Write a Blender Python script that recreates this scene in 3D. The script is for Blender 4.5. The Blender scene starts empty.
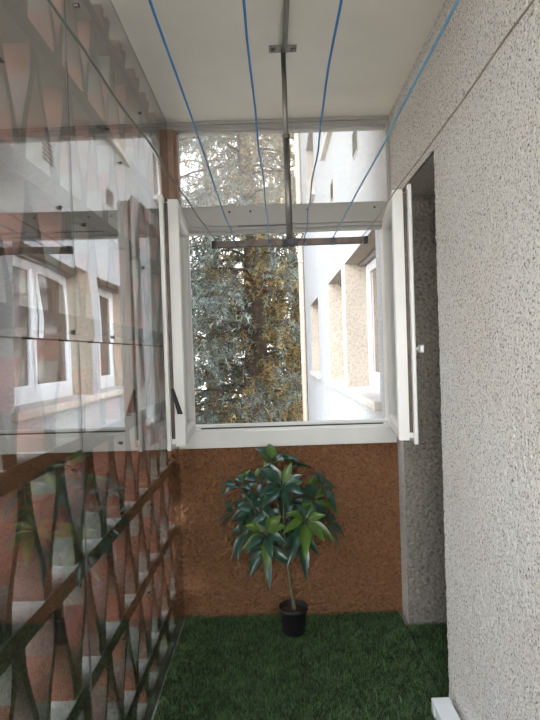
import bpy, bmesh, math, random
from mathutils import Vector, Matrix, noise
S = bpy.context.scene
C = S.collection
R = random.Random(7)
XL, XR, YE, ZC = -0.485, 0.62, 2.73, 2.5      # left glazing, right wall, far end wall, ceiling
EYE = 1.336

# ------------------------------------------------------------------ materials
def newmat(name):
    m = bpy.data.materials.new(name); m.use_nodes = True
    nt = m.node_tree; nt.nodes.clear()
    out = nt.nodes.new('ShaderNodeOutputMaterial')
    return m, nt, out
def N(nt, t, **kw):
    n = nt.nodes.new(t)
    for k, v in kw.items():
        if k.startswith('i_'):
            key = k[2:]
            n.inputs[int(key) if key.isdigit() else key.replace('_', ' ')].default_value = v
        else: setattr(n, k, v)
    return n
def rgba(c): return (c[0], c[1], c[2], 1)
def ramp(nt, stops):
    r = nt.nodes.new('ShaderNodeValToRGB'); e = r.color_ramp.elements
    while len(e) < len(stops): e.new(0.5)
    for el, (p, c) in zip(e, stops): el.position = p; el.color = rgba(c)
    return r
def plain(name, c, rough=0.5, metal=0.0, var=0.15, scale=18, bump=0.0, spec=0.5, transl=None, island=0.0):
    m, nt, out = newmat(name)
    b = N(nt, 'ShaderNodeBsdfPrincipled'); b.inputs['Roughness'].default_value = rough
    b.inputs['Metallic'].default_value = metal; b.inputs['Specular IOR Level'].default_value = spec
    tc = N(nt, 'ShaderNodeTexCoord'); nz = N(nt, 'ShaderNodeTexNoise'); nz.inputs['Scale'].default_value = scale
    nz.inputs['Detail'].default_value = 6
    nt.links.new(tc.outputs['Object'], nz.inputs['Vector'])
    lo = tuple(x*(1-var) for x in c); hi = tuple(min(1, x*(1+var)) for x in c)
    rp = ramp(nt, [(0.3, lo), (0.7, hi)])
    nt.links.new(nz.outputs['Fac'], rp.inputs[0])
    if island:                                  # every blade or needle its own tone
        gi = N(nt, 'ShaderNodeNewGeometry'); ma = N(nt, 'ShaderNodeMath', operation='MULTIPLY_ADD'); ma.inputs[1].default_value = island; ma.inputs[2].default_value = -island/2
        ad = N(nt, 'ShaderNodeMath', operation='ADD')
        nt.links.new(gi.outputs['Random Per Island'], ma.inputs[0]); nt.links.new(ma.outputs[0], ad.inputs[0]); nt.links.new(nz.outputs['Fac'], ad.inputs[1]); nt.links.new(ad.outputs[0], rp.inputs[0])
    nt.links.new(rp.outputs[0], b.inputs['Base Color'])
    if bump:
        bp = N(nt, 'ShaderNodeBump'); bp.inputs['Strength'].default_value = bump; bp.inputs['Distance'].default_value = 0.004
        nt.links.new(nz.outputs['Fac'], bp.inputs['Height']); nt.links.new(bp.outputs[0], b.inputs['Normal'])
    sh = b.outputs[0]
    if transl:
        tr = N(nt, 'ShaderNodeBsdfTranslucent'); nt.links.new(rp.outputs[0], tr.inputs['Color'])
        mx = N(nt, 'ShaderNodeMixShader'); mx.inputs[0].default_value = transl
        nt.links.new(sh, mx.inputs[1]); nt.links.new(tr.outputs[0], mx.inputs[2]); sh = mx.outputs[0]
    nt.links.new(sh, out.inputs['Surface'])
    return m
def roughcast(name, base, pit, scale, thr, strength, dist=0.004, patch=None):
    """thrown render: grains with dirt and painted shade darkening the pits"""
    m, nt, out = newmat(name)
    b = N(nt, 'ShaderNodeBsdfPrincipled'); b.inputs['Roughness'].default_value = 0.9; b.inputs['Specular IOR Level'].default_value = 0.15
    tc = N(nt, 'ShaderNodeTexCoord')
    n1 = N(nt, 'ShaderNodeTexNoise'); n1.inputs['Scale'].default_value = scale; n1.inputs['Detail'].default_value = 3; n1.inputs['Roughness'].default_value = 0.6
    n2 = N(nt, 'ShaderNodeTexNoise'); n2.inputs['Scale'].default_value = 2.2; n2.inputs['Detail'].default_value = 5
    for n in (n1, n2): nt.links.new(tc.outputs['Object'], n.inputs['Vector'])
    pr = ramp(nt, [(thr-0.10, pit), (thr, tuple(x*0.8 for x in base)), (thr+0.16, base)])  # hollows take the pit colour: dirt and relief shade together
    nt.links.new(n1.outputs['Fac'], pr.inputs[0])
    pc = patch or tuple(x*0.9 for x in base)
    r2 = ramp(nt, [(0.35, tuple(p/q for p, q in zip(pc, base))), (0.65, (1, 1, 1))])
    nt.links.new(n2.outputs['Fac'], r2.inputs[0])
    mu = N(nt, 'ShaderNodeMix', data_type='RGBA', blend_type='MULTIPLY'); mu.inputs[0].default_value = 1
    nt.links.new(pr.outputs[0], mu.inputs[6]); nt.links.new(r2.outputs[0], mu.inputs[7])
    nt.links.new(mu.outputs[2], b.inputs['Base Color'])
    bp = N(nt, 'ShaderNodeBump'); bp.inputs['Strength'].default_value = strength; bp.inputs['Distance'].default_value = dist
    nt.links.new(n1.outputs['Fac'], bp.inputs['Height']); nt.links.new(bp.outputs[0], b.inputs['Normal'])
    nt.links.new(b.outputs[0], out.inputs['Surface'])
    return m
def sheet(name, r0, gain=1.0, tint=(1, 1, 1), haze=0.0, hazecol=(0.9, 0.88, 0.82)):
    """clear flat pane: reflection by angle over straight-through transmission, optional film of dust"""
    m, nt, out = newmat(name)
    g = N(nt, 'ShaderNodeNewGeometry')
    d = N(nt, 'ShaderNodeVectorMath', operation='DOT_PRODUCT')
    nt.links.new(g.outputs['Normal'], d.inputs[0]); nt.links.new(g.outputs['Incoming'], d.inputs[1])
    ab = N(nt, 'ShaderNodeMath', operation='ABSOLUTE'); nt.links.new(d.outputs['Value'], ab.inputs[0])
    om = N(nt, 'ShaderNodeMath', operation='SUBTRACT'); om.inputs[0].default_value = 1; nt.links.new(ab.outputs[0], om.inputs[1])
    pw = N(nt, 'ShaderNodeMath', operation='POWER'); pw.inputs[1].default_value = 5; nt.links.new(om.outputs[0], pw.inputs[0])
    ma = N(nt, 'ShaderNodeMath', operation='MULTIPLY_ADD', use_clamp=True); ma.inputs[1].default_value = (1-r0)*gain; ma.inputs[2].default_value = r0
    nt.links.new(pw.outputs[0], ma.inputs[0])
    t = N(nt, 'ShaderNodeBsdfTransparent'); t.inputs[0].default_value = rgba(tint)
    gl = N(nt, 'ShaderNodeBsdfGlossy'); gl.inputs['Roughness'].default_value = 0.0
    body = t.outputs[0]
    if haze:
        tr = N(nt, 'ShaderNodeBsdfTranslucent'); tr.inputs[0].default_value = rgba(hazecol)
        nz = N(nt, 'ShaderNodeTexNoise'); nz.inputs['Scale'].default_value = 45; nz.inputs['Detail'].default_value = 4
        tc = N(nt, 'ShaderNodeTexCoord'); nt.links.new(tc.outputs['Object'], nz.inputs['Vector'])
        mr = N(nt, 'ShaderNodeMapRange'); mr.inputs[1].default_value = 0.3; mr.inputs[2].default_value = 0.75
        mr.inputs[3].default_value = haze*0.85; mr.inputs[4].default_value = haze*1.15
        nt.links.new(nz.outputs['Fac'], mr.inputs[0])
        hm = N(nt, 'ShaderNodeMixShader'); nt.links.new(mr.outputs[0], hm.inputs[0])
        nt.links.new(t.outputs[0], hm.inputs[1]); nt.links.new(tr.outputs[0], hm.inputs[2]); body = hm.outputs[0]
    mx = N(nt, 'ShaderNodeMixShader'); nt.links.new(ma.outputs[0], mx.inputs[0])
    nt.links.new(body, mx.inputs[1]); nt.links.new(gl.outputs[0], mx.inputs[2])
    nt.links.new(mx.outputs[0], out.inputs['Surface'])
    return m

M = {}
M['render'] = roughcast('white_render', (0.82, 0.79, 0.745), (0.16, 0.135, 0.11), 140, 0.43, 1.0, 0.008, (0.78, 0.73, 0.67))
M['niche'] = roughcast('shaded_render', (0.40, 0.365, 0.31), (0.20, 0.175, 0.14), 70, 0.44, 1.0, 0.022)  # darker than the white render, the recess shade put into the colour
M['terracotta'] = roughcast('terracotta_render', (0.315, 0.158, 0.080), (0.19, 0.088, 0.043), 75, 0.44, 1.0, 0.022, (0.285, 0.135, 0.065))
M['facade'] = roughcast('facade_render', (0.46, 0.47, 0.475), (0.23, 0.23, 0.23), 55, 0.42, 0.9, 0.012, (0.43, 0.44, 0.45))
M['reveal'] = roughcast('reveal_render', (0.38, 0.325, 0.265), (0.28, 0.235, 0.19), 45, 0.40, 0.9, 0.012)
M['ceiling'] = plain('ceiling_paint', (0.88, 0.84, 0.75), 0.85, var=0.05, scale=3, bump=0.15)
M['concrete'] = plain('concrete', (0.35, 0.34, 0.32), 0.9, var=0.15, bump=0.3)
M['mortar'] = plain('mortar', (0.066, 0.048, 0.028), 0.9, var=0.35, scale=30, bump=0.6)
M['lit_ledge'] = plain('lit_mortar_ledge', (0.21, 0.20, 0.185), 0.9, var=0.2, scale=30, bump=0.5)  # paler copy of the mortar, outside light on the tops put into the colour
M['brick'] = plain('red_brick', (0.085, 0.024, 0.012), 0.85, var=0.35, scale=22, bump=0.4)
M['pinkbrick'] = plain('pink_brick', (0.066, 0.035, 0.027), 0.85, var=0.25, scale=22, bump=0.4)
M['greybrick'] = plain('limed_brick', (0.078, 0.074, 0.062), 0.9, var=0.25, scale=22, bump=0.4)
M['white'] = plain('white_lacquer', (0.74, 0.73, 0.69), 0.35, var=0.04, scale=5)
M['pvc'] = plain('white_pvc', (0.82, 0.83, 0.83), 0.35, var=0.03, scale=5)
M['shadedframe'] = plain('shaded_lacquer', (0.36, 0.35, 0.32), 0.4, var=0.04, scale=5)  # darker copy of the white lacquer, backlit shade put into the colour
M['brownwood'] = plain('brown_wood', (0.26, 0.16, 0.11), 0.6, var=0.4, scale=9)
M['dark'] = plain('dark_gasket', (0.02, 0.02, 0.02), 0.6, var=0.1)
M['steel'] = plain('lock_steel', (0.22, 0.21, 0.19), 0.4, 0.7, var=0.3, scale=30)
M['lockdark'] = plain('dark_lock_steel', (0.055, 0.04, 0.03), 0.45, 0.4, var=0.4, scale=30)
M['galv'] = plain('galvanised_steel', (0.21, 0.195, 0.18), 0.4, 0.75, var=0.2, scale=12)
M['bar'] = plain('rusty_steel', (0.075, 0.055, 0.045), 0.5, 0.4, var=0.5, scale=25, bump=0.2)
M['black'] = plain('black_plastic', (0.007, 0.0065, 0.0065), 0.65, var=0.1)
M['blue'] = plain('blue_cord', (0.045, 0.20, 0.46), 0.45, var=0.15)
M['lightblue'] = plain('pale_blue_cord', (0.17, 0.36, 0.50), 0.45, var=0.15)
M['greencord'] = plain('grey_green_cord', (0.13, 0.15, 0.12), 0.5, var=0.3)
M['beigecord'] = plain('grey_beige_cord', (0.27, 0.24, 0.18), 0.5, var=0.3)
M['acrylic'] = sheet('clear_acrylic', 0.33, 0.50, (0.96, 0.96, 0.95))
M['edge'] = plain('sheet_edge', (0.07, 0.065, 0.06), 0.4, var=0.2)
M['glass'] = sheet('clear_glass', 0.045, 1.0, (0.95, 0.97, 0.96))
M['dusty'] = sheet('dusty_glass', 0.045, 1.0, (0.97, 0.97, 0.96), 0.15, (1.0, 0.97, 0.91))
M['darkpane'] = plain('dark_room_glass', (0.10, 0.075, 0.06), 0.06, var=0.5, scale=2, spec=0.7)
M['soil'] = plain('potting_soil', (0.06, 0.035, 0.02), 0.95, var=0.5, scale=60, bump=0.6)
M['stem'] = plain('plant_stem', (0.13, 0.12, 0.06), 0.7, var=0.35, scale=40, bump=0.4)
M['leaf'] = plain('dark_leaf', (0.020, 0.062, 0.038), 0.28, var=0.35, scale=25, spec=0.6)
M['newleaf'] = plain('young_leaf', (0.065, 0.125, 0.016), 0.35, var=0.35, scale=25, spec=0.5)
M['turf'] = plain('artificial_turf', (0.070, 0.128, 0.045), 0.55, var=0.75, scale=14, transl=0.2, island=0.9)
M['turfback'] = plain('turf_backing', (0.018, 0.038, 0.014), 0.9, var=0.3)
M['bark'] = plain('cedar_bark', (0.060, 0.043, 0.030), 0.95, var=0.4, scale=9, bump=0.8)
M['needle'] = plain('blue_needles', (0.150, 0.172, 0.150), 0.7, var=0.6, scale=3, transl=0.35, island=0.6)
M['goldneedle'] = plain('golden_needles', (0.26, 0.195, 0.09), 0.7, var=0.6, scale=3, transl=0.5, island=0.6)
M['oliveneedle'] = plain('olive_needles', (0.155, 0.145, 0.085), 0.7, var=0.6, scale=3, transl=0.45, island=0.6)
M['ground'] = plain('garden_ground', (0.62, 0.60, 0.55), 0.95, var=0.4, scale=0.6)
M['navy'] = plain('dark_blue_cord', (0.015, 0.035, 0.075), 0.5, var=0.2)
M['windowpvc'] = plain('window_pvc', (0.66, 0.68, 0.70), 0.35, var=0.03, scale=5)
M['garden_brick'] = plain('garden_brick', (0.22, 0.15, 0.11), 0.9, var=0.25, scale=6)
M['pipe'] = plain('cream_pipe', (0.42, 0.35, 0.28), 0.6, var=0.1)
M['sill'] = plain('stone_sill', (0.5, 0.46, 0.41), 0.85, var=0.12, scale=14, bump=0.3)

# ------------------------------------------------------------------ helpers
def link(name, bm, mats, parent=None, smooth=False, loc=None):
    me = bpy.data.meshes.new(name)
    bm.normal_update()
    bm.to_mesh(me); bm.free()
    if not isinstance(mats, (list, tuple)): mats = [mats]
    for m in mats: me.materials.append(M[m] if isinstance(m, str) else m)
    if smooth:
        for p in me.polygons: p.use_smooth = True
    o = bpy.data.objects.new(name, me); C.objects.link(o)
    if loc: o.location = loc
    if parent: o.parent = parent
    return o
def tag(o, label=None, cat=None, group=None, kind=None):
    if label: o['label'] = label
    if cat: o['category'] = cat
    if group: o['group'] = group
    if kind: o['kind'] = kind
    return o
def empty(name, loc=(0, 0, 0), rz=0):
    o = bpy.data.objects.new(name, None); o.empty_display_size = 0.1; C.objects.link(o)
    o.location = loc; o.rotation_euler = (0, 0, rz); return o
def box(bm, a, b, mi=0, bev=0.0, mat=None):
    x0, y0, z0 = a; x1, y1, z1 = b
    vs = [bm.verts.new(p) for p in ((x0,y0,z0),(x1,y0,z0),(x1,y1,z0),(x0,y1,z0),(x0,y0,z1),(x1,y0,z1),(x1,y1,z1),(x0,y1,z1))]
    fs = [bm.faces.new([vs[i] for i in q]) for q in ((3,2,1,0),(4,5,6,7),(0,1,5,4),(1,2,6,5),(2,3,7,6),(3,0,4,7))]
    for f in fs: f.material_index = mi
    if bev:
        es = list({e for f in fs for e in f.edges})
        r = bmesh.ops.bevel(bm, geom=es, offset=bev, segments=2, affect='EDGES', profile=0.6)
        vs = list({v for f in r['faces'] for v in f.verts} | {v for v in vs if v.is_valid})
        for f in r['faces']: f.material_index = mi
    if mat is not None:
        for v in vs: v.co = mat @ v.co
    return vs
def tube(bm, pts, rad, seg=8, mi=0, cap=True):
    """tube along points; rad number or list"""
    pts = [Vector(p) for p in pts]; n = len(pts)
    rads = rad if isinstance(rad, (list, tuple)) else [rad]*n
    rings = []; ref = None
    for i, p in enumerate(pts):
        d = (pts[min(i+1, n-1)] - pts[max(i-1, 0)]).normalized()
        if ref is None:
            ref = Vector((0, 0, 1)) if abs(d.z) < 0.9 else Vector((1, 0, 0))
        a = (ref - d*ref.dot(d)).normalized(); b = d.cross(a); ref = a
        rings.append([bm.verts.new(p + (a*math.cos(t) + b*math.sin(t))*rads[i]) for t in [2*math.pi*k/seg for k in range(seg)]])
    for r0, r1 in zip(rings, rings[1:]):
        for k in range(seg):
            f = bm.faces.new((r0[k], r0[(k+1) % seg], r1[(k+1) % seg], r1[k])); f.material_index = mi; f.smooth = True
    if cap:
        f = bm.faces.new(rings[0][::-1]); f.material_index = mi
        f = bm.faces.new(rings[-1]); f.material_index = mi
def lathe(bm, prof, seg=32, mi=0, c=(0, 0, 0)):
    rings = []
    for r, z in prof:
        rings.append([bm.verts.new((c[0]+r*math.cos(2*math.pi*k/seg), c[1]+r*math.sin(2*math.pi*k/seg), c[2]+z)) for k in range(seg)])
    for a, b in zip(rings, rings[1:]):
        for k in range(seg):
            f = bm.faces.new((a[k], a[(k+1) % seg], b[(k+1) % seg], b[k])); f.material_index = mi; f.smooth = True
    f = bm.faces.new(rings[0][::-1]); f.material_index = mi
    f = bm.faces.new(rings[-1]); f.material_index = mi
def ring(bm, u0, u1, z0, z1, prof, mat, mi=0):
    """closed profile of (inset, t) swept round a rectangle with mitred corners; local coords (u, t, z)"""
    loops = []
    for ins, t in prof:
        loops.append([bm.verts.new(mat @ Vector(p)) for p in ((u0+ins, t, z0+ins), (u1-ins, t, z0+ins), (u1-ins, t, z1-ins), (u0+ins, t, z1-ins))])
    n = len(loops)
    fs = []
    for i in range(n):
        a, b = loops[i], loops[(i+1) % n]
        for k in range(4):
            f = bm.faces.new((a[k], a[(k+1) % 4], b[(k+1) % 4], b[k])); f.material_index = mi; fs.append(f)
    bmesh.ops.recalc_face_normals(bm, faces=fs)
def rough_sheet(bm, path, z0, z1, step, amp, freq, mi=0, pathnormal=-1):
    """wall skin standing on a plan path, pushed in and out along its normal; returns nothing"""
    pts = []
    P = [Vector((p[0], p[1])) for p in path]
    for a, b in zip(P, P[1:]):
        n = max(1, int((b-a).length/step))
        for i in range(n): pts.append(a + (b-a)*i/n)
    pts.append(P[-1])
    m = len(pts)
    nor = []
    for i in range(m):
        d = (pts[min(i+1, m-1)] - pts[max(i-1, 0)]).normalized()
        nor.append(Vector((d.y, -d.x))*pathnormal)
    nz = max(1, int((z1-z0)/step))
    g = []
    for i in range(m):
        col = []
        for j in range(nz+1):
            z = z0 + (z1-z0)*j/nz
            q = Vector((pts[i].x, pts[i].y, z))
            h = noise.noise(q*freq)*0.6 + noise.noise(q*freq*2.3)*0.4
            p = pts[i] + nor[i]*(h*amp)
            col.append(bm.verts.new((p.x, p.y, z)))
        g.append(col)
    for i in range(m-1):
        for j in range(nz):
            f = bm.faces.new((g[i][j], g[i+1][j], g[i+1][j+1], g[i][j+1])); f.material_index = mi; f.smooth = True
            if pathnormal < 0: pass

# ------------------------------------------------------------------ the room shell
YB = -1.1                                        # near end of the balcony, behind the camera
bm = bmesh.new(); box(bm, (-0.66, YB-0.1, -0.2), (1.35, YE+0.12, -0.006))
tag(link('floor', bm, 'concrete'), kind='structure')
bm = bmesh.new(); box(bm, (-0.66, YB-0.1, ZC), (1.35, YE+0.12, ZC+0.14))
tag(link('ceiling', bm, 'ceiling'), kind='structure')
# end wall below the window
bm = bmesh.new()
rough_sheet(bm, [(-0.52, YE), (XR+0.01, YE)], 0, 0.872, 0.005, 0.013, 75, pathnormal=1)
box(bm, (-0.62, YE+0.014, -0.006), (XR+0.03, YE+0.12, 0.868))
tag(link('wall_end', bm, 'terracotta'), kind='structure')
# right wall: long near stretch ending in a doorway jamb, lintel over the recess, short far return
DY0, DY1, DH, DX = 2.02, 2.60, 2.065, 1.22
bm = bmesh.new()
rough_sheet(bm, [(XR, 0.55), (XR, DY0-0.012), (XR+0.012, DY0), (XR+0.25, DY0)], 0, DH, 0.0065, 0.0045, 75, pathnormal=-1)
rough_sheet(bm, [(XR, 0.55), (XR, YE)], DH, ZC, 0.0065, 0.0045, 75, pathnormal=-1)
rough_sheet(bm, [(XR, DY1+0.004), (XR, YE)], 0, DH, 0.0065, 0.0035, 75, mi=0, pathnormal=-1)
box(bm, (XR+0.012, YB, -0.006), (XR+0.62, DY0-0.012, ZC))
box(bm, (XR, YB, -0.006), (XR+0.012, 0.55, ZC))
box(bm, (XR+0.012, DY0-0.012, DH), (XR+0.62, YE+0.12, ZC))
tag(link('wall_right', bm, 'render'), kind='structure')
bm = bmesh.new()
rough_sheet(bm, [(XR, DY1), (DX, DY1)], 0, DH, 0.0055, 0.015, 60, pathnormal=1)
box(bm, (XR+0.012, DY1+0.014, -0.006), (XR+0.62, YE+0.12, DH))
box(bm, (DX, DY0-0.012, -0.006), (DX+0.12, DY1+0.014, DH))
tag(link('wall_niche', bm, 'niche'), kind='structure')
# low parapet at the near end, behind the camera
bm = bmesh.new(); box(bm, (-0.62, YB-0.1, -0.006), (XR+0.62, YB, 0.9))
tag(link('wall_rear', bm, 'terracotta'), kind='structure')

# ------------------------------------------------------------------ openwork brick wall on the left
CX0, CX1 = -0.63, -0.52
rows = [0.135 + 0.3232*k for k in range(8)]
bm = bmesh.new()
MI = {'mortar': 0, 'lit_ledge': 1, 'brick': 2, 'pinkbrick': 3, 'greybrick': 4}
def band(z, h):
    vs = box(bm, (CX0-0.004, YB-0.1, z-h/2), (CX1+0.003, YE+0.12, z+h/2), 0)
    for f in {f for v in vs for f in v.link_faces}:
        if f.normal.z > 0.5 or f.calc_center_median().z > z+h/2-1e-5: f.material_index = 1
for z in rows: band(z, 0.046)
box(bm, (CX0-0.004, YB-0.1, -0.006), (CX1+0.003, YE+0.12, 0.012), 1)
PITCH = 0.2
def fin(yb, yt, zb, zt):
    s1, s2 = 0.30+R.uniform(-0.05, 0.08), 0.68+R.uniform(-0.08, 0.1)
    fr = [0, s1*0.5, s1, (s1+s2)/2, s2, (1+s2)/2, 1]
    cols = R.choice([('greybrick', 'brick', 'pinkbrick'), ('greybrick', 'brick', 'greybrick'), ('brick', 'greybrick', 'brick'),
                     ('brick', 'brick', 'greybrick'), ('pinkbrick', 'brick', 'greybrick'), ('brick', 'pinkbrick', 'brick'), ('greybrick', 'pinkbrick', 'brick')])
    th = 0.021
    prev = None
    x0, x1 = CX0+R.uniform(0, .006), CX1-R.uniform(0, .006)
    for i, t in enumerate(fr):
        e = t + -0.095*math.sin(2*math.pi*t)
        yc = yb + (yt-yb)*e; z = zb + (zt-zb)*t
        w = th*(0.5 + 0.22*abs(2*t-1)**2)
        cur = [bm.verts.new(p) for p in ((x0, yc-w, z), (x1, yc-w, z), (x1, yc+w, z), (x0, yc+w, z))]
        if prev:
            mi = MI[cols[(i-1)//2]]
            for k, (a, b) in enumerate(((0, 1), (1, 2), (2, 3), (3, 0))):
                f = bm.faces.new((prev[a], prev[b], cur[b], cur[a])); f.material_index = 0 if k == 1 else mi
        prev = cur
edges = [0.012] + rows + [ZC]
for ri in range(len(edges)-1):
    zb = edges[ri] + (0.0 if ri == 0 else 0.021); zt = edges[ri+1] - (0 if ri == len(edges)-2 else 0.021)
    off = (0.08 + ri*0.045) % PITCH
    k0 = int((YB-0.2)/PITCH)
    frac = min(1, (zt-zb)/0.28)
    for k in range(k0, int((YE+0.2)/PITCH)+1):
        y = k*PITCH + off
        if y < YB-0.05 or y > YE+0.06: continue
        fin(y+0.012, y+0.012+(PITCH/2-0.024)*frac, zb, zt)
        fin(y+PITCH-0.012, y+PITCH-0.012-(PITCH/2-0.024)*frac, zb, zt)
tag(link('wall_left', bm, ['mortar', 'lit_ledge', 'brick', 'pinkbrick', 'greybrick']), kind='structure')

# ------------------------------------------------------------------ clear acrylic sheets screwed over the brickwork
def panel(label, y0, y1, z0, z1, tilt=0.0, bulge=None, screws=()):
    root = empty('acrylic_panel', (XL, (y0+y1)/2, z0))
    tag(root, label, 'clear panel', 'clear sheets over the openwork wall')
    bm = bmesh.new()
    ny, nz = max(2, int((y1-y0)/0.02)), max(2, int((z1-z0)/0.02))
    sides = []
    for sgn in (0, 1):
        g = []
        for i in range(ny+1):
            col = []
            for j in range(nz+1):
                y = y0 + (y1-y0)*i/ny; z = z0 + (z1-z0)*j/nz
                x = -0.003*(1-sgn) + tilt*(z-z0)
                x += 0.0011*noise.noise(Vector((y*2.1, z*1.7, z0*3)))
                if bulge:
                    by, bz, sy, sz, A = bulge
                    x += A*math.exp(-((y-by)/sy)**2 - ((z-bz)/sz)**2)
                col.append(bm.verts.new((x, y-(y0+y1)/2, z-z0)))
            g.append(col)
        for i in range(ny):
            for j in range(nz):
                q = (g[i][j], g[i+1][j], g[i+1][j+1], g[i][j+1])
                f = bm.faces.new(q if sgn else q[::-1]); f.smooth = True
        sides.append(g)
    a, b = sides
    for i in range(ny):
        for j in (0, nz):
            q = [bm.verts.new(v.co) for v in (a[i][j], a[i+1][j], b[i+1][j], b[i][j])]; bm.faces.new(q if j == 0 else q[::-1]).material_index = 1
    for j in range(nz):
        for i in (0, ny):
            q = [bm.verts.new(v.co) for v in (a[i][j+1], a[i][j], b[i][j], b[i][j+1])]; bm.faces.new(q if i == 0 else q[::-1]).material_index = 1
    link('sheet', bm, ['acrylic', 'edge'], root)
    for sy, sz in screws:
        bm = bmesh.new()
        lathe(bm, [(0.0026, -0.010), (0.0026, 0), (0.0062, 0.0005), (0.0058, 0.003), (0.003, 0.0042)], 10)
        for v in bm.verts:
            p = v.co.copy(); v.co = Vector((p.z, p.x, p.y))
        o = link('screw', bm, 'lockdark', root, True); o.location = (0.0015+tilt*(sz-z0), sy-(y0+y1)/2, sz-z0)
YJ = 1.35
panel('upper clear sheet next to the far window, reflecting the sash', YJ+0.002, YE-0.035, 1.383, ZC-0.004, 0.0,
      (YJ+0.02, 1.40, 0.12, 0.12, -0.0008), [(1.806, 1.984), (1.43, 1.69), (2.08, 1.68), (1.68, 2.045), (2.123, 2.289), (1.653, 1.40), (1.44, 2.27)])
panel('upper clear sheet closer to the viewer, reflection bent at its corner', -1.0, YJ-0.002, 1.383, ZC-0.004, 0.0,
      (YJ-0.06, 1.42, 0.10, 0.10, 0.0016), [(1.263, 1.69), (1.32, 1.402), (0.6, 1.69), (0.6, 2.29)])
panel('lower clear sheet next to the far window, down to the turf', YJ+0.012, YE-0.005, 0.012, 1.379, 0.0,
      None, [(1.70, 1.068), (1.52, 0.79), (2.1, 0.76), (2.0, 0.46), (2.35, 0.12), (1.67, 0.46)])
panel('lower clear sheet closer to the viewer, down to the turf', -1.0, YJ+0.008, 0.012, 1.379, 0.0,
      None, [(1.30, 1.07), (1.30, 0.79), (0.7, 1.07), (0.7, 0.46)])

# ------------------------------------------------------------------ window in the end wall
win = empty('window_1', (0.07, YE, 0.868)); win['kind'] = 'structure'
Wi = Matrix.Translation(-Vector(win.location))
bm = bmesh.new()
FY0, FY1 = 2.705, 2.80
box(bm, (-0.483, FY0, 0.868), (0.612, FY1, 0.950), 0, 0.004, Wi)             # bottom rail
box(bm, (-0.44, FY0+0.012, 0.946), (0.575, FY1, 0.962), 0, 0.002, Wi)
box(bm, (-0.44, FY0+0.030, 0.960), (0.575, FY1, 0.978), 0, 0.002, Wi)
box(bm, (-0.37, FY0+0.018, 0.961), (0.55, FY0+0.029, 0.968), 1, 0, Wi)       # gasket slot
box(bm, (-0.483, FY0+0.012, 0.948), (-0.415, FY1, 2.0), 0, 0.003, Wi)        # left jamb
box(bm, (0.575, FY0+0.012, 0.948), (0.618, FY1, 2.0), 0, 0.003, Wi)         # right jamb
link('frame', bm, ['white', 'dark'], win)
bm = bmesh.new()
box(bm, (-0.62, FY0+0.004, 2.484), (0.618, FY1, ZC), 0, 0.002, Wi)
box(bm, (-0.62, FY0+0.016, 2.462), (0.618, FY1, 2.486), 0, 0.002, Wi)
box(bm, (0.604, FY0+0.016, 1.99), (0.618, FY1, 2.464), 0, 0.002, Wi)
link('head_strip', bm, 'shadedframe', win)
bm = bmesh.new()
box(bm, (-0.60, FY0-0.005, 1.99), (-0.455, FY1, 2.465), 0, 0.003, Wi)
box(bm, (-0.455, FY0+0.012, 1.99), (-0.443, FY1, 2.465), 0, 0.002, Wi)
o = link('upper_jamb', bm, 'brownwood', win); o['label'] = 'brown wooden upper left jamb'
bm = bmesh.new()
box(bm, (-0.455, FY0+0.008, 1.978), (0.615, FY1-0.01, 2.078), 0, 0.004, Wi)
box(bm, (-0.42, FY0+0.020, 1.962), (0.58, FY1-0.01, 1.982), 0, 0.002, Wi)
box(bm, (-0.42, FY0+0.038, 1.950), (0.58, FY1-0.01, 1.966), 0, 0.002, Wi)
box(bm, (-0.15, FY0+0.0175, 1.975), (0.10, FY0+0.021, 1.981), 1, 0, Wi)
tb = link('transom_bar', bm, ['shadedframe', 'dark'], win)
for x in (-0.19, -0.085, 0.20, 0.535):
    bm = bmesh.new(); lathe(bm, [(0.0055, -0.008), (0.0055, 0.001), (0.003, 0.002)], 10)
    for v in bm.verts: p = v.co.copy(); v.co = Wi @ Vector((x+p.x, FY0+0.008-p.z, 2.047+p.y))
    link('screw', bm, 'dark', tb)
bm = bmesh.new(); box(bm, (-0.445, 2.748, 2.076), (0.606, 2.753, 2.464), 0, 0, Wi)
o = link('transom_pane', bm, 'dusty', win); o['label'] = 'dusty fixed upper pane'

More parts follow.
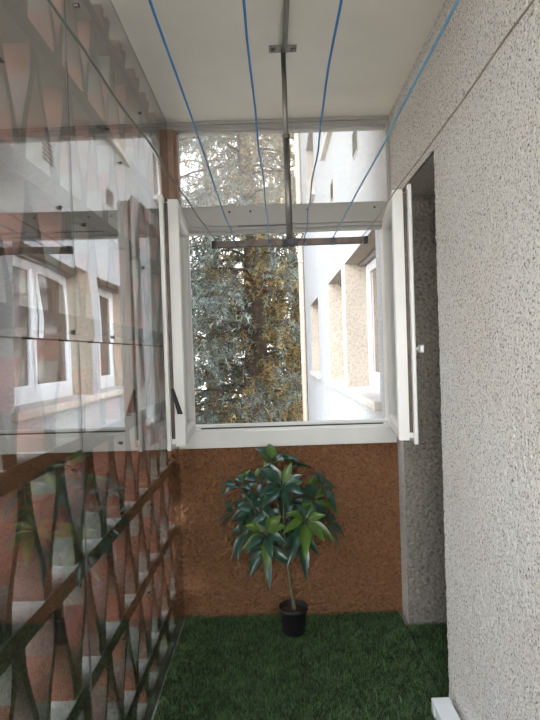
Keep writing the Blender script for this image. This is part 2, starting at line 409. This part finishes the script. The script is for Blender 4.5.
def sash(hinge, free, width, side, z0=0.968, z1=1.972):
    """one casement leaf opened into the room; local u from hinge, t from its outer face to its inner face"""
    h = Vector((hinge[0], hinge[1], 0)); d = Vector((free[0]-hinge[0], free[1]-hinge[1], 0)).normalized()
    t = Vector((d.y, -d.x, 0)) if side == 'L' else Vector((-d.y, d.x, 0))
    mw = Matrix(((d.x, t.x, 0, h.x), (d.y, t.y, 0, h.y), (0, 0, 1, 0), (0, 0, 0, 1)))
    mat = Wi @ mw
    bm = bmesh.new()
    ring(bm, 0, width, z0, z1, [(0, 0.003), (0.003, 0), (0.040, 0), (0.052, 0.010), (0.055, 0.018), (0.055, 0.042), (0, 0.042)], mat)
    ring(bm, 0.004, width-0.008, z0+0.008, z1-0.008, [(0, 0.041), (0.05, 0.041), (0.05, 0.061), (0, 0.061)], mat)
    ring(bm, -0.008, width+0.016, z0-0.014, z1+0.014, [(0, 0.060), (0, 0.073), (0.004, 0.076), (0.060, 0.076), (0.070, 0.066), (0.070, 0.060)], mat)
    s = link('sash', bm, 'white', win)
    bm = bmesh.new()
    box(bm, (0.05, 0.026, z0+0.05), (width-0.05, 0.036, z1-0.05), 0, 0, mat)
    link('pane', bm, 'glass', s)
    bm = bmesh.new()
    box(bm, (width-0.0085, 0.044, z0+0.03), (width-0.0045, 0.058, z1-0.012), 0, 0, mat)
    for zz in (z0+0.12, z0+0.30, z0+0.52, z0+0.74, z1-0.10):
        box(bm, (width-0.006, 0.047, zz), (width+0.001, 0.055, zz+0.03), 0, 0.001, mat)
    box(bm, (width-0.03, 0.046, z1-0.01), (width-0.006, 0.056, z1+0.006), 0, 0.001, mat)
    link('lock_strip', bm, 'lockdark', s)
    return s, mat
sL, mL = sash((-0.392, 2.694), (-0.361, 2.2), 0.495, 'L')
bm = bmesh.new()
box(bm, (0.497, 0.042, 1.10), (0.505, 0.056, 1.205), 0, 0.002)
for v in bm.verts:                                    # lever swung out from its pivot
    k = (1.205 - v.co.z)/0.105
    v.co.x += 0.004*k; v.co.y -= 0.030*k
    if v.co.z < 1.12: v.co.y += (v.co.y - 0.019)*0.5
for v in bm.verts: v.co = mL @ v.co
link('lever', bm, 'black', sL)
sR, mR = sash((0.566, 2.694), (0.497, 2.16), 0.525, 'R')
bm = bmesh.new()
box(bm, (0.452, 0.075, 1.27), (0.482, 0.083, 1.39), 0, 0.003, mR)
tube(bm, [mR @ Vector((0.467, 0.08, 1.335)), mR @ Vector((0.467, 0.098, 1.335))], 0.008, 10)
box(bm, (0.447, 0.095, 1.318), (0.520, 0.110, 1.350), 0, 0.004, mR)
link('handle', bm, 'pvc', sR)
for s, m in ((sL, mL), (sR, mR)):
    bm = bmesh.new()
    for zz in (1.08, 1.86):
        tube(bm, [m @ Vector((-0.004, 0.07, zz-0.035)), m @ Vector((-0.004, 0.07, zz+0.035))], 0.006, 10)
    link('hinge', bm, 'steel', s)

# ------------------------------------------------------------------ artificial turf
def turf(name, label, x0, x1, y0, y1, dens, hum):
    bm = bmesh.new()
    def h(x, y): return 0.006*noise.noise(Vector((x*3.1, y*2.3, 1))) + hum(x, y) + 0.004
    nx, ny = max(2, int((x1-x0)/0.04)), max(2, int((y1-y0)/0.04))
    g = [[bm.verts.new((x0+(x1-x0)*i/nx, y0+(y1-y0)*j/ny, max(0.001, h(x0+(x1-x0)*i/nx, y0+(y1-y0)*j/ny)))) for j in range(ny+1)] for i in range(nx+1)]
    lo = [[bm.verts.new((v.co.x, v.co.y, -0.005)) for v in col] for col in g]
    for i in range(nx):
        for j in range(ny):
            bm.faces.new((g[i][j], g[i+1][j], g[i+1][j+1], g[i][j+1])).material_index = 1
            bm.faces.new((lo[i][j+1], lo[i+1][j+1], lo[i+1][j], lo[i][j])).material_index = 1
    for j in range(ny):
        for i in (0, nx): bm.faces.new((g[i][j], g[i][j+1], lo[i][j+1], lo[i][j])).material_index = 1
    for i in range(nx):
        for j in (0, ny): bm.faces.new((g[i][j], g[i+1][j], lo[i+1][j], lo[i][j])).material_index = 1
    r = random.Random(3)
    n = 0
    yy = y0
    while yy < y1:
        d = dens if yy > 1.55 else dens*0.25
        cnt = int((x1-x0)*0.02*d)
        for _ in range(cnt):
            x = r.uniform(x0+.003, x1-.003); y = yy + r.uniform(0, 0.02)
            if y > y1-.003: continue
            z = max(0.001, h(x, y))
            L = r.uniform(0.010, 0.020); a = r.uniform(0, 6.283); tl = r.uniform(0.1, 0.75)
            w = r.uniform(0.0016, 0.0028)
            dx, dy = math.cos(a), math.sin(a)
            p = Vector((x, y, z))
            v = [bm.verts.new(p + Vector((-dy*w, dx*w, -0.001))), bm.verts.new(p - Vector((-dy*w, dx*w, 0.001))),
                 bm.verts.new(p + Vector((dx*L*tl, dy*L*tl, L*math.sqrt(1-tl*tl*0.8))))]
            bm.faces.new(v).material_index = 0
        yy += 0.02
    o = link(name, bm, ['turf', 'turfback'])
    return tag(o, label, 'turf', None, 'stuff')
turf('artificial_turf', 'dark green artificial turf covering the balcony floor', XL+0.006, XR-0.022, YB+0.02, YE-0.012, 70000,
     lambda x, y: 0.022*math.exp(-((x+0.43)/0.07)**2)*(0.6+0.4*math.sin(y*9)) + 0.006*math.exp(-((x-0.585)/0.03)**2))
turf('artificial_turf', 'narrow piece of green turf in the doorway recess', XR-0.016, DX-0.02, DY0+0.012, DY1-0.012, 70000, lambda x, y: 0.0)

# ------------------------------------------------------------------ plant
PX, PY = 0.062, 2.555
pl = empty('potted_plant', (PX, PY, 0.006))
tag(pl, 'artificial umbrella plant with glossy green leaves in a black pot on the turf', 'plant')
bm = bmesh.new(); lathe(bm, [(0.050, 0), (0.053, 0.004), (0.063, 0.105), (0.067, 0.106), (0.069, 0.112), (0.069, 0.126), (0.066, 0.128), (0.063, 0.126), (0.062, 0.10), (0.02, 0.098)], 36)
link('pot', bm, 'black', pl, True)
bm = bmesh.new()
lathe(bm, [(0.060, 0.09), (0.0605, 0.104), (0.04, 0.110), (0.015, 0.113)], 28)
for v in bm.verts:
    if v.co.z > 0.1: v.co.z += 0.008*noise.noise(v.co*70)
link('soil', bm, 'soil', pl, True)
def P(px, py, y):                                   # a point of the plant at depth y, local to the pot
    x = (px-270)/541*1.0; z = (360-py)/541
    gx = 0.99947*((px-270)) + 0.03228*(-(py-360)) + 0.00411*-541
    gy = 0.0037*(px-270) + 0.01294*(-(py-360)) + 0.99991*541
    gz = -0.03233*(px-270) + 0.9994*(-(py-360)) + 0.01281*-541
    return Vector((gx/gy*y - PX, y - PY, gz/gy*y + EYE - 0.006))
bm = bmesh.new()
fork = P(287, 562, PY)
tube(bm, [Vector((0.004, 0.0, 0.09)), Vector((0.002, 0, 0.15)), P(291, 590, PY), P(289, 575, PY), fork], [0.0115, 0.0095, 0.0085, 0.008, 0.0075], 10)
link('trunk', bm, 'stem', pl, True)
def leaf_into(bm, base, direction, up, L, W, droop, mi):
    d = direction.normalized(); s = d.cross(up).normalized(); u = s.cross(d).normalized()
    n = 8; rows_ = []
    for i in range(n+1):
        t = i/n
        w = W*0.5*(math.sin(math.pi*min(1, t**0.78))**0.85)*(0.25+0.75*min(1, t*3)) if 0 < t < 1 else 0.0006
        c = base + d*(L*t) - Vector((0, 0, 1))*(droop*L*t*t) + u*(0.05*L*math.sin(t*3.1))
        fold = w*0.35
        rows_.append([bm.verts.new(c - s*w + u*fold), bm.verts.new(c - s*w*0.5 + u*fold*0.35), bm.verts.new(c), bm.verts.new(c + s*w*0.5 + u*fold*0.35), bm.verts.new(c + s*w + u*fold)])
    for a, b in zip(rows_, rows_[1:]):
        for k in range(4):
            f = bm.faces.new((a[k], a[k+1], b[k+1], b[k])); f.material_index = mi; f.smooth = True
def cluster(px, py, y, axis, n, L, W, new, seed, spread=1.25, droop=0.35, roll=0.0, via=None):
    r = random.Random(seed)
    c = P(px, py, y)
    ax = Vector(axis).normalized()
    a = ax.orthogonal().normalized(); b = ax.cross(a)
    bm = bmesh.new()
    for i in range(n):
        ph = roll + 2*math.pi*i/n + r.uniform(-0.22, 0.22)
        sp = spread + r.uniform(-0.2, 0.25)
        rad = a*math.cos(ph) + b*math.sin(ph)
        d = (rad*math.sin(sp) + ax*math.cos(sp)).normalized()
        ll = 1.14*L*r.uniform(0.72, 1.1)
        leaf_into(bm, c + d*0.012, d, ax, ll, 1.0*1.08*W*r.uniform(0.85, 1.15)*ll/L, droop*r.uniform(0.5, 1.3), 1 if r.random() < new else 0)
        tube(bm, [c, c + d*0.014], 0.0013, 5, 0, False)
    bmesh.ops.recalc_face_normals(bm, faces=bm.faces[:])
    link('leaf_cluster', bm, ['leaf', 'newleaf'], pl, True)
    bm = bmesh.new()
    mid = (fork + c)/2 + Vector((0.0, 0.0, -0.03)) if via is None else P(*via)
    tube(bm, [fork, (fork+mid)/2 + Vector((0, 0, -.004)), mid, (mid+c)/2 + Vector((0, 0, 0.01)), c], [0.0055, 0.0048, 0.004, 0.003, 0.002], 7)
    link('stalk', bm, 'stem', pl, True)
y0 = PY
cluster(282, 487, y0-0.11, (0.1, -0.75, 0.65), 9, 0.125, 0.046, 0.2, 1, 1.05, 0.15)
cluster(272, 463, y0-0.02, (0.1, -0.25, 0.9), 7, 0.105, 0.042, 0.4, 2, 1.0, 0.2)
cluster(241, 486, y0-0.03, (-0.4, -0.3, 0.8), 7, 0.090, 0.038, 0.4, 3, 1.1, 0.2)
cluster(266, 534, y0-0.12, (-0.15, -0.75, 0.55), 10, 0.115, 0.040, 0.35, 4, 1.15, 0.35)
cluster(305, 521, y0-0.11, (0.2, -0.75, 0.55), 10, 0.115, 0.040, 0.55, 5, 1.1, 0.35)
cluster(322, 487, y0-0.03, (0.6, -0.3, 0.7), 8, 0.090, 0.038, 0.2, 6, 1.25, 0.35)
cluster(250, 508, y0+0.02, (-0.7, -0.4, 0.4), 8, 0.105, 0.038, 0.05, 7, 1.25, 0.3)
cluster(326, 522, y0-0.04, (0.8, -0.3, 0.4), 7, 0.095, 0.038, 0.05, 8, 1.2, 0.4)
cluster(292, 467, y0+0.03, (0.5, 0.1, 0.8), 8, 0.105, 0.038, 0.3, 9, 1.2, 0.3)
cluster(262, 512, y0-0.02, (-0.4, -0.5, 0.6), 9, 0.115, 0.042, 0.05, 10, 1.25, 0.3)
cluster(248, 530, y0-0.03, (-0.6, -0.4, 0.5), 7, 0.095, 0.036, 0.1, 11, 1.2, 0.45)
cluster(300, 536, y0-0.02, (0.2, -0.5, 0.4), 7, 0.100, 0.042, 0.05, 12, 1.5, 0.8)
cluster(266, 548, y0-0.03, (-0.1, -0.5, 0.3), 6, 0.095, 0.040, 0.0, 13, 1.6, 0.8)
cluster(290, 500, y0+0.04, (0.1, -0.3, 0.9), 9, 0.120, 0.044, 0.1, 14, 1.3, 0.3)
cluster(312, 500, y0+0.01, (0.4, -0.4, 0.6), 8, 0.105, 0.040, 0.1, 15, 1.3, 0.3)
cluster(260, 482, y0-0.02, (-0.3, -0.4, 0.7), 8, 0.100, 0.040, 0.15, 16, 1.2, 0.25)
cluster(235, 512, y0+0.00, (-0.9, -0.2, 0.3), 5, 0.080, 0.026, 0.0, 17, 0.9, 0.3)
cluster(284, 520, y0+0.02, (0.0, -0.6, 0.5), 9, 0.105, 0.040, 0.0, 18, 1.4, 0.4)

# ------------------------------------------------------------------ ceiling clothes airer and its lines
AX, AY = 0.081, 2.085
ar = empty('clothes_airer', (AX, AY, ZC))
tag(ar, 'metal T-shaped clothes line bracket hanging from the ceiling before the window', 'clothes airer')
A = Matrix.Translation(-Vector(ar.location))
bm = bmesh.new()
box(bm, (AX-0.055, AY-0.022, ZC-0.005), (AX+0.050, AY+0.022, ZC-0.0003), 0, 0.001, A)
for sx in (-0.04, 0.036):
    tube(bm, [A @ Vector((AX+sx, AY, ZC-0.004)), A @ Vector((AX+sx, AY, ZC-0.013))], 0.008, 6)
link('ceiling_plate', bm, 'galv', ar)
bm = bmesh.new()
tube(bm, [A @ Vector((AX-0.001, AY, ZC-0.004)), A @ Vector((AX-0.001, AY, 2.10))], 0.0095, 14)
tube(bm, [A @ Vector((AX, AY, 2.17)), A @ Vector((AX+0.001, AY, 1.765))], 0.0125, 14)
tube(bm, [A @ Vector((AX, AY, 2.17)), A @ Vector((AX, AY, 2.155))], 0.014, 14)
link('post', bm, 'galv', ar)
bm = bmesh.new()
box(bm, (-0.211, AY-0.012, 1.746), (0.374, AY+0.012, 1.770), 0, 0.002, A)
cb = link('crossbar', bm, 'bar', ar)
for xx in (-0.211, 0.374):
    bm = bmesh.new(); s = -1 if xx < 0 else 1
    box(bm, (xx-0.007, AY-0.0135, 1.7445), (xx+0.007, AY+0.0135, 1.7715), 0, 0.002, A)
    link('end_cap', bm, 'black', cb)
bm = bmesh.new()
tube(bm, [A @ Vector((AX+0.004, AY-0.004, ZC-0.016)), A @ Vector((AX+0.004, 0.2, ZC-0.016)), A @ Vector((AX+0.004, -0.6, ZC-0.016))], 0.0095, 12)
link('ceiling_rail', bm, 'galv', ar)
bm = bmesh.new()
box(bm, (-0.211, -0.612, 1.746), (0.374, -0.588, 1.770), 0, 0.002, A)
link('crossbar', bm, 'bar', ar)
bm = bmesh.new(); tube(bm, [A @ Vector((AX, -0.6, ZC-0.002)), A @ Vector((AX, -0.6, 1.77))], 0.0125, 12)
link('post', bm, 'galv', ar)
LN = [(-0.199, -0.248, 'greencord', 'dark grey-green clothes line, leftmost of the six', 0.0020),
      (-0.130, -0.131, 'blue', 'blue clothes line second from the left wall', 0.0019),
      (0.004, -0.020, 'blue', 'blue clothes line just to the left of the metal post', 0.0019),
      (0.138, 0.095, 'blue', 'bright blue clothes line just to the right of the metal post', 0.0019),
      (0.246, 0.243, 'lightblue', 'pale blue clothes line second from the right wall', 0.0023),
      (0.358, 0.339, 'beigecord', 'thin grey-beige clothes line closest to the right wall', 0.0017)]
for i, (xa, xb, mt, lab, rad) in enumerate(LN):
    bm = bmesh.new(); pts = []
    y1_, y2_ = AY-0.013, -0.585
    for k in range(41):
        t = k/40; y = y1_ + (y2_-y1_)*t
        x = xa + (xb-xa)*(y1_-y)/(y1_-0.67)
        z = 1.766 - 0.004*math.sin(math.pi*t) + 0.0022*noise.noise(Vector((i*5.3, y*5, 0)))*(2.0 if i in (0, 3) else 1)
        x += 0.0035*noise.noise(Vector((i*3.7, y*4, 9)))*(2.2 if i in (0, 3) else 1)
        pts.append((x, y, z))
    # wrapped once round the bar
    wrap = [(xa+0.002*q/8, AY+math.cos(math.pi*q/6+math.pi)*0.0155, 1.758+math.sin(math.pi*q/6)*0.0145) for q in range(12)]
    tube(bm, wrap[::-1] + pts, rad, 7)
    tag(link('clothes_line', bm, mt, None, True), lab, 'clothes line', 'clothes lines')
# blue cord knotted round the middle of the bar
bm = bmesh.new()
kn = [(AX+0.001*math.sin(q)+(-0.03+0.0011*q), AY+math.cos(q*0.9)*0.0165, 1.758+math.sin(q*0.9)*0.0165) for q in range(60)]
kn += [(AX+0.045, AY-0.018, 1.772), (AX+0.055, AY-0.02, 1.785), (AX+0.04, AY-0.02, 1.79), (AX+0.01, AY-0.018, 1.776)]
tube(bm, kn, 0.0019, 6)
tag(link('knotted_cord', bm, 'navy', None, True), 'dark blue cord knotted around the middle of the crossbar', 'cord')

# ------------------------------------------------------------------ white trunking by the jamb foot
t = empty('cable_trunking', (0.572, 1.2, 0.0))
tag(t, 'white plastic trunking lying on the turf at the foot of the white wall', 'trunking')
bm = bmesh.new(); box(bm, (-0.032, -1.9, 0.002), (0.028, 0.735, 0.062), 0, 0.004)
link('body', bm, 'pvc', t)
bm = bmesh.new(); box(bm, (-0.034, -1.9, 0.056), (0.030, 0.73, 0.066), 0, 0.003)
link('lid', bm, 'pvc', t)
bm = bmesh.new(); box(bm, (-0.035, 0.715, 0.001), (0.031, 0.752, 0.067), 0, 0.004)
link('end_cap', bm, 'pvc', t)

# ------------------------------------------------------------------ outside: neighbouring apartment block
FX, FYA, FYB = 0.69, 2.86, 10.9
bld = empty('apartment_building', (FX+3, (FYA+FYB)/2, -6.5))
tag(bld, 'white rendered apartment block with recessed windows seen through the open window', 'building')
Bm = Matrix.Translation(-Vector(bld.location))
wins = []
FLH = 2.65
for fl in (-1, 0, 1):
    for (a, b) in ((3.5, 4.97), (5.22, 6.4), (7.85, 9.3)):
        wins.append((a, b, 1.0+fl*FLH, 2.13+fl*FLH))
RD = 0.19
bm = bmesh.new()
ys = sorted({FYA, FYB} | {w[0] for w in wins} | {w[1] for w in wins})
zs = sorted({-6.5, 9.5} | {w[2] for w in wins} | {w[3] for w in wins})
def q(pts, mi):
    f = bm.faces.new([bm.verts.new(Bm @ Vector(p)) for p in pts]); f.material_index = mi; return f
for a, b in zip(ys, ys[1:]):
    for c, d in zip(zs, zs[1:]):
        if any(w[0] <= a+1e-6 and b <= w[1]+1e-6 and w[2] <= c+1e-6 and d <= w[3]+1e-6 for w in wins): continue
        q([(FX, a, c), (FX, a, d), (FX, b, d), (FX, b, c)], 0)
for a, b, c, d in wins:
    X2 = FX+RD+0.06
    q([(FX, a, c), (X2, a, c), (X2, a, d), (FX, a, d)], 1); q([(FX, b, c), (FX, b, d), (X2, b, d), (X2, b, c)], 1)
    q([(FX, a, d), (X2, a, d), (X2, b, d), (FX, b, d)], 1); q([(FX, a, c), (FX, b, c), (X2, b, c), (X2, a, c)], 1)
q([(FX, FYB, -6.5), (FX, FYB, 9.5), (FX+6, FYB, 9.5), (FX+6, FYB, -6.5)], 0)
q([(FX, FYA, -6.5), (FX+6, FYA, -6.5), (FX+6, FYA, 9.5), (FX, FYA, 9.5)], 0)
q([(FX, FYA, 9.5), (FX+6, FYA, 9.5), (FX+6, FYB, 9.5), (FX, FYB, 9.5)], 0)
q([(FX+6, FYA, -6.5), (FX+6, FYB, -6.5), (FX+6, FYB, 9.5), (FX+6, FYA, 9.5)], 0)
link('wall', bm, ['facade', 'reveal'], bld)
for a, b, c, d in wins:
    mid = (a+b)/2
    bm = bmesh.new(); X0, X1 = FX+RD, FX+RD+0.055
    loc = Matrix(((0, 1, 0, 0), (1, 0, 0, 0), (0, 0, 1, 0), (0, 0, 0, 1)))
    ring(bm, a, b, c, d, [(0, X0+0.012), (0, X1), (0.05, X1), (0.05, X0+0.012)], Bm @ loc)
    box(bm, (X0+0.002, a+0.04, c+0.03), (X1, b-0.04, c+0.075), 0, 0.003, Bm)
    for u0, u1 in ((a+0.035, mid+0.005), (mid-0.005, b-0.035)):
        ring(bm, u0, u1, c+0.075, d-0.035, [(0, X0), (0, X1-0.01), (0.065, X1-0.01), (0.065, X0+0.012), (0.05, X0)], Bm @ loc)
    w = link('window', bm, 'windowpvc', bld)
    for u0, u1 in ((a+0.095, mid-0.055), (mid+0.055, b-0.095)):
        bm = bmesh.new(); box(bm, (X0+0.025, u0, c+0.135), (X0+0.033, u1, d-0.095), 0, 0, Bm)
        link('pane', bm, 'darkpane', w)
    bm = bmesh.new(); box(bm, (FX-0.05, a-0.06, c-0.055), (FX+RD+0.03, b+0.06, c+0.004), 0, 0.006, Bm)
    link('sill', bm, 'sill', bld)
    bm = bmesh.new(); box(bm, (FX+0.13, a+0.002, d-0.03), (FX+0.17, b-0.002, d-0.001), 0, 0.003, Bm)
    link('blind_rail', bm, 'steel', bld)
for y, z in ((4.15, 2.93), (5.70, 3.02)):
    bm = bmesh.new()
    box(bm, (FX-0.006, y-0.12, z-0.10), (FX+0.01, y+0.12, z+0.10), 0, 0.002, Bm)
    for k in range(5):
        zz = z-0.072+k*0.036
        box(bm, (FX-0.012, y-0.105, zz-0.012), (FX-0.0055, y+0.105, zz+0.010), 1, 0, Bm)
    link('vent', bm, ['sill', 'dark'], bld)
# downpipe near the far corner
dp = empty('drainpipe', (FX-0.06, 10.75, -6.5))
tag(dp, 'cream drainpipe running down the far corner of the white building', 'drainpipe')
bm = bmesh.new()
tube(bm, [(0, 0, 0), (0, 0, 9.75), (0, 0, 10.2), (0.0, -0.03, 16)], 0.055, 14)
link('pipe', bm, 'pipe', dp)
for z in (2, 5, 7.6, 9.6, 12):
    bm = bmesh.new(); tube(bm, [(0, 0, z), (0, 0, z+0.05)], 0.064, 14); box(bm, (0.0, -0.012, z+0.01), (0.064, 0.012, z+0.04))
    link('bracket', bm, 'pipe', dp)
bm = bmesh.new(); box(bm, (-90, -90, -6.7), (90, 130, -6.5))
tag(link('ground', bm, 'ground'), kind='structure')
# unseen block added beyond the left edge of the view to shade the facade
op = empty('shade_block', (-9, 9, -6.5))
tag(op, 'unseen brick block with rows of white windows, added to shade the facade', 'building')
bm = bmesh.new(); box(bm, (-4, -7.5, 0), (3.2, 7.5, 17)); box(bm, (-4.3, -7.8, 17), (3.5, 7.8, 17.3), 1)
link('wall', bm, ['garden_brick', 'sill'], op)
for k in range(4):
    for j in range(5):
        bm = bmesh.new(); box(bm, (3.15, -6.5+j*2.9, 1.2+k*3.6), (3.25, -5.2+j*2.9, 2.8+k*3.6)); wn = link('window', bm, 'windowpvc', op)
        bm = bmesh.new(); box(bm, (3.2, -6.42+j*2.9, 1.28+k*3.6), (3.27, -5.28+j*2.9, 2.72+k*3.6)); link('pane', bm, 'darkpane', wn)
# the block this balcony belongs to goes on above and below it
bm = bmesh.new()
box(bm, (-0.63, YB-0.1, ZC+0.15), (6.7, FYA-0.02, 9.5)); box(bm, (-0.63, YB-0.1, -6.5), (6.7, FYA-0.02, -0.21))
box(bm, (1.36, YB-0.1, -0.21), (6.7, FYA-0.02, ZC+0.15))
tag(link('wall_outside', bm, 'facade'), kind='structure')

# ------------------------------------------------------------------ cedar and the trees behind it
def tree(label, x, y, zg, top, spread, nbr, seed, trunk_r, tuft, pal, group=None, lean=0.0, twig_step=0.16, zlo=-3.5):
    r = random.Random(seed)
    root = empty('cedar_tree', (x, y, zg)); tag(root, label, 'tree', group)
    H = top-zg
    bt = bmesh.new(); bb = bmesh.new(); bf = bmesh.new()
    def tp(h): return Vector((0.22*math.sin(h*0.35+seed)+lean*h, 0.1*math.sin(h*0.5), h))
    n = 24
    tube(bt, [tp(H*i/n) for i in range(n+1)], [max(0.03, trunk_r*(1-0.85*(i/n)**1.2)) + 0.02*math.sin(i*2.1) for i in range(n+1)], 12)
    def tuft_at(p, axis, mi, s):
        if p.x + x > 0.25 and p.y + y < 11.25: return
        if trunk_r > 0.35 and p.y < 0 and abs(p.x + 0.05) < 0.33 and r.random() < 0.35: return
        if p.z + zg > 4.2 and r.random() < 0.5: return
        for _ in range(tuft):
            d = Vector((r.gauss(0, 1), r.gauss(0, 1), r.gauss(0, 1))).normalized()*0.9 + axis*0.55
            d.normalize(); sd = d.cross(Vector((r.gauss(0, 1), r.gauss(0, 1), r.gauss(0, 1)))).normalized()
            L = s*r.uniform(0.6, 1.25); w = s*0.11
            f = bf.faces.new((bf.verts.new(p - sd*w), bf.verts.new(p + sd*w), bf.verts.new(p + d*L))); f.material_index = mi
    for b in range(nbr):
        h = (zlo - zg) + (H - (zlo-zg))*((b + r.random())/nbr)
        az = b*2.39996 + r.uniform(-0.4, 0.4)
        L = spread*(1-0.55*(h/H))*r.uniform(0.65, 1.15)
        out = Vector((math.cos(az), math.sin(az), 0))
        p0 = tp(h); pts = []
        if p0.x + x + out.x*L > 0.3 and p0.y + y + out.y*L < 11.3: L *= max(0.2, min(1, (p0.y + y - 11.3)/max(0.01, -out.y*L)))
        m = 9; rise = r.uniform(0.05, 0.45); sag = r.uniform(0.25, 0.7)
        for i in range(m+1):
            t = i/m
            pts.append(p0 + out*(L*t) + Vector((0.25*noise.noise(Vector((b, t*3, 1)))*t*2, 0.25*noise.noise(Vector((b, t*3, 7)))*t*2, L*(rise*t - sag*t*t))))
        tube(bb, pts, [max(0.006, 0.042*(1-0.85*i/m)) for i in range(m+1)], 6)
        s = 0.12*L
        while s < L:
            t = s/L; fi = t*m; i = min(m-1, int(fi)); p = pts[i].lerp(pts[i+1], fi-i)
            for sd in (-1, 1):
                side = out.cross(Vector((0, 0, 1)))*sd
                tl = r.uniform(0.25, 0.85)*(0.5+0.5*t)
                dirn = (side*r.uniform(0.3, 1) + out*r.uniform(0.1, 0.7) + Vector((0, 0, r.uniform(-1.5, 0.1)))).normalized()
                k = max(3, int(tl/0.055))
                # inner twigs have yellowed, the outer ones are blue
                inner = t < 0.55
                u = r.random()
                xx = p.x
                gold = (0.60 if inner else 0.12) + (0.28 if xx > 0.15 else -0.12)  # more gold on the right side, sunlight put into the needle colour
                mi = 1 if u < gold*0.62 else (2 if u < gold else 0)
                tw = []
                for j in range(k+1):
                    tt = j/k
                    qv = p + dirn*(tl*tt) + Vector((0, 0, -0.35*tl*tt*tt))
                    tw.append(qv)
                    if j and r.random() < 0.86: tuft_at(qv, dirn, mi, pal*r.uniform(0.75, 1.25))
                tube(bb, [tw[0], tw[len(tw)//2], tw[-1]], [0.006, 0.004, 0.002], 3, 0, False)
            s += twig_step*r.uniform(0.7, 1.3)
    link('trunk', bt, 'bark', root); link('branches', bb, 'bark', root)
    link('foliage', bf, ['needle', 'goldneedle', 'oliveneedle'], root)
    return root
tree('large blue cedar with thick brown trunk directly outside the window', -0.78, 13.9, -6.5, 11.5, 4.4, 185, 5, 0.42, 8, 0.12, 'trees outside', 0.02, 0.13)
tree('dark cedar to the left behind the large blue cedar', -2.3, 20.5, -6.5, 13.0, 3.4, 110, 23, 0.30, 7, 0.16, 'trees outside', 0.0, 0.22)
tree('golden cedar to the right behind the large blue cedar', 0.6, 17.5, -6.5, 9.5, 4.2, 90, 11, 0.30, 8, 0.16, 'trees outside', 0.0, 0.2)

# ------------------------------------------------------------------ light
SKY_BASE, SKY_LOBE = 1.8, 11.5
W = bpy.data.worlds.new('World'); S.world = W; W.use_nodes = True
nt = W.node_tree; nt.nodes.clear()
out = nt.nodes.new('ShaderNodeOutputWorld'); bg = nt.nodes.new('ShaderNodeBackground')
tc = nt.nodes.new('ShaderNodeTexCoord'); sp = nt.nodes.new('ShaderNodeSeparateXYZ')
nt.links.new(tc.outputs['Generated'], sp.inputs[0])
rp = ramp(nt, [(0.0, (1.0, 0.985, 0.95)), (0.35, (0.90, 0.95, 1.0)), (1.0, (0.62, 0.78, 1.0))])
nt.links.new(sp.outputs['Z'], rp.inputs[0]); nt.links.new(rp.outputs[0], bg.inputs['Color'])
# bright lobe added to the sky at the rear left to lift the interior, dimmer sky ahead
dt = N(nt, 'ShaderNodeVectorMath', operation='DOT_PRODUCT'); dt.inputs[1].default_value = Vector((-0.70, -0.68, 0.22)).normalized()
nt.links.new(tc.outputs['Generated'], dt.inputs[0])
mx = N(nt, 'ShaderNodeMath', operation='MAXIMUM'); mx.inputs[1].default_value = 0.0; nt.links.new(dt.outputs['Value'], mx.inputs[0])
pw = N(nt, 'ShaderNodeMath', operation='POWER'); pw.inputs[1].default_value = 3.0; nt.links.new(mx.outputs[0], pw.inputs[0])
sm = N(nt, 'ShaderNodeMath', operation='MULTIPLY_ADD'); sm.inputs[1].default_value = SKY_LOBE; sm.inputs[2].default_value = SKY_BASE
nt.links.new(pw.outputs[0], sm.inputs[0]); nt.links.new(sm.outputs[0], bg.inputs['Strength'])
nt.links.new(bg.outputs[0], out.inputs['Surface'])
sd = bpy.data.lights.new('sun', 'SUN'); sd.energy = 7.0; sd.angle = math.radians(1.5); sd.color = (1.0, 0.86, 0.66)
so = bpy.data.objects.new('sun', sd); C.objects.link(so)
so.rotation_euler = Vector((-0.60, -0.62, -0.42)).to_track_quat('-Z', 'Y').to_euler()
so.location = (6, 8, 9)

# ------------------------------------------------------------------ camera
cam = bpy.data.cameras.new('camera'); co = bpy.data.objects.new('camera', cam); C.objects.link(co)
cam.sensor_fit = 'VERTICAL'; cam.sensor_height = 36; cam.lens = 541/720*36; cam.clip_start = 0.02; cam.clip_end = 400
f_, cx, cy, vp, th = 541.0, 270.0, 360.0, (272.0, 353.0), math.radians(1.85)
g = Vector((vp[0]-cx, -(vp[1]-cy), -f_)).normalized()
w = Vector((-math.sin(th), math.cos(th), 0)); w = (w - g*w.dot(g)).normalized()
x = g.cross(w)
m3 = Matrix((x, g, w))                           # camera axes to world axes
co.matrix_world = Matrix.Translation((0, 0, EYE)) @ m3.to_4x4()
S.camera = co
S.view_settings.view_transform = 'Standard'; S.view_settings.look = 'None'
S.view_settings.exposure = 1.1; S.view_settings.gamma = 1.0; S.view_settings.use_curve_mapping = False
cy_ = S.cycles
cy_.max_bounces = 14; cy_.diffuse_bounces = 8; cy_.glossy_bounces = 6; cy_.transparent_max_bounces = 32; cy_.transmission_bounces = 8
cy_.use_denoising = True
cy_.caustics_reflective = False; cy_.caustics_refractive = False
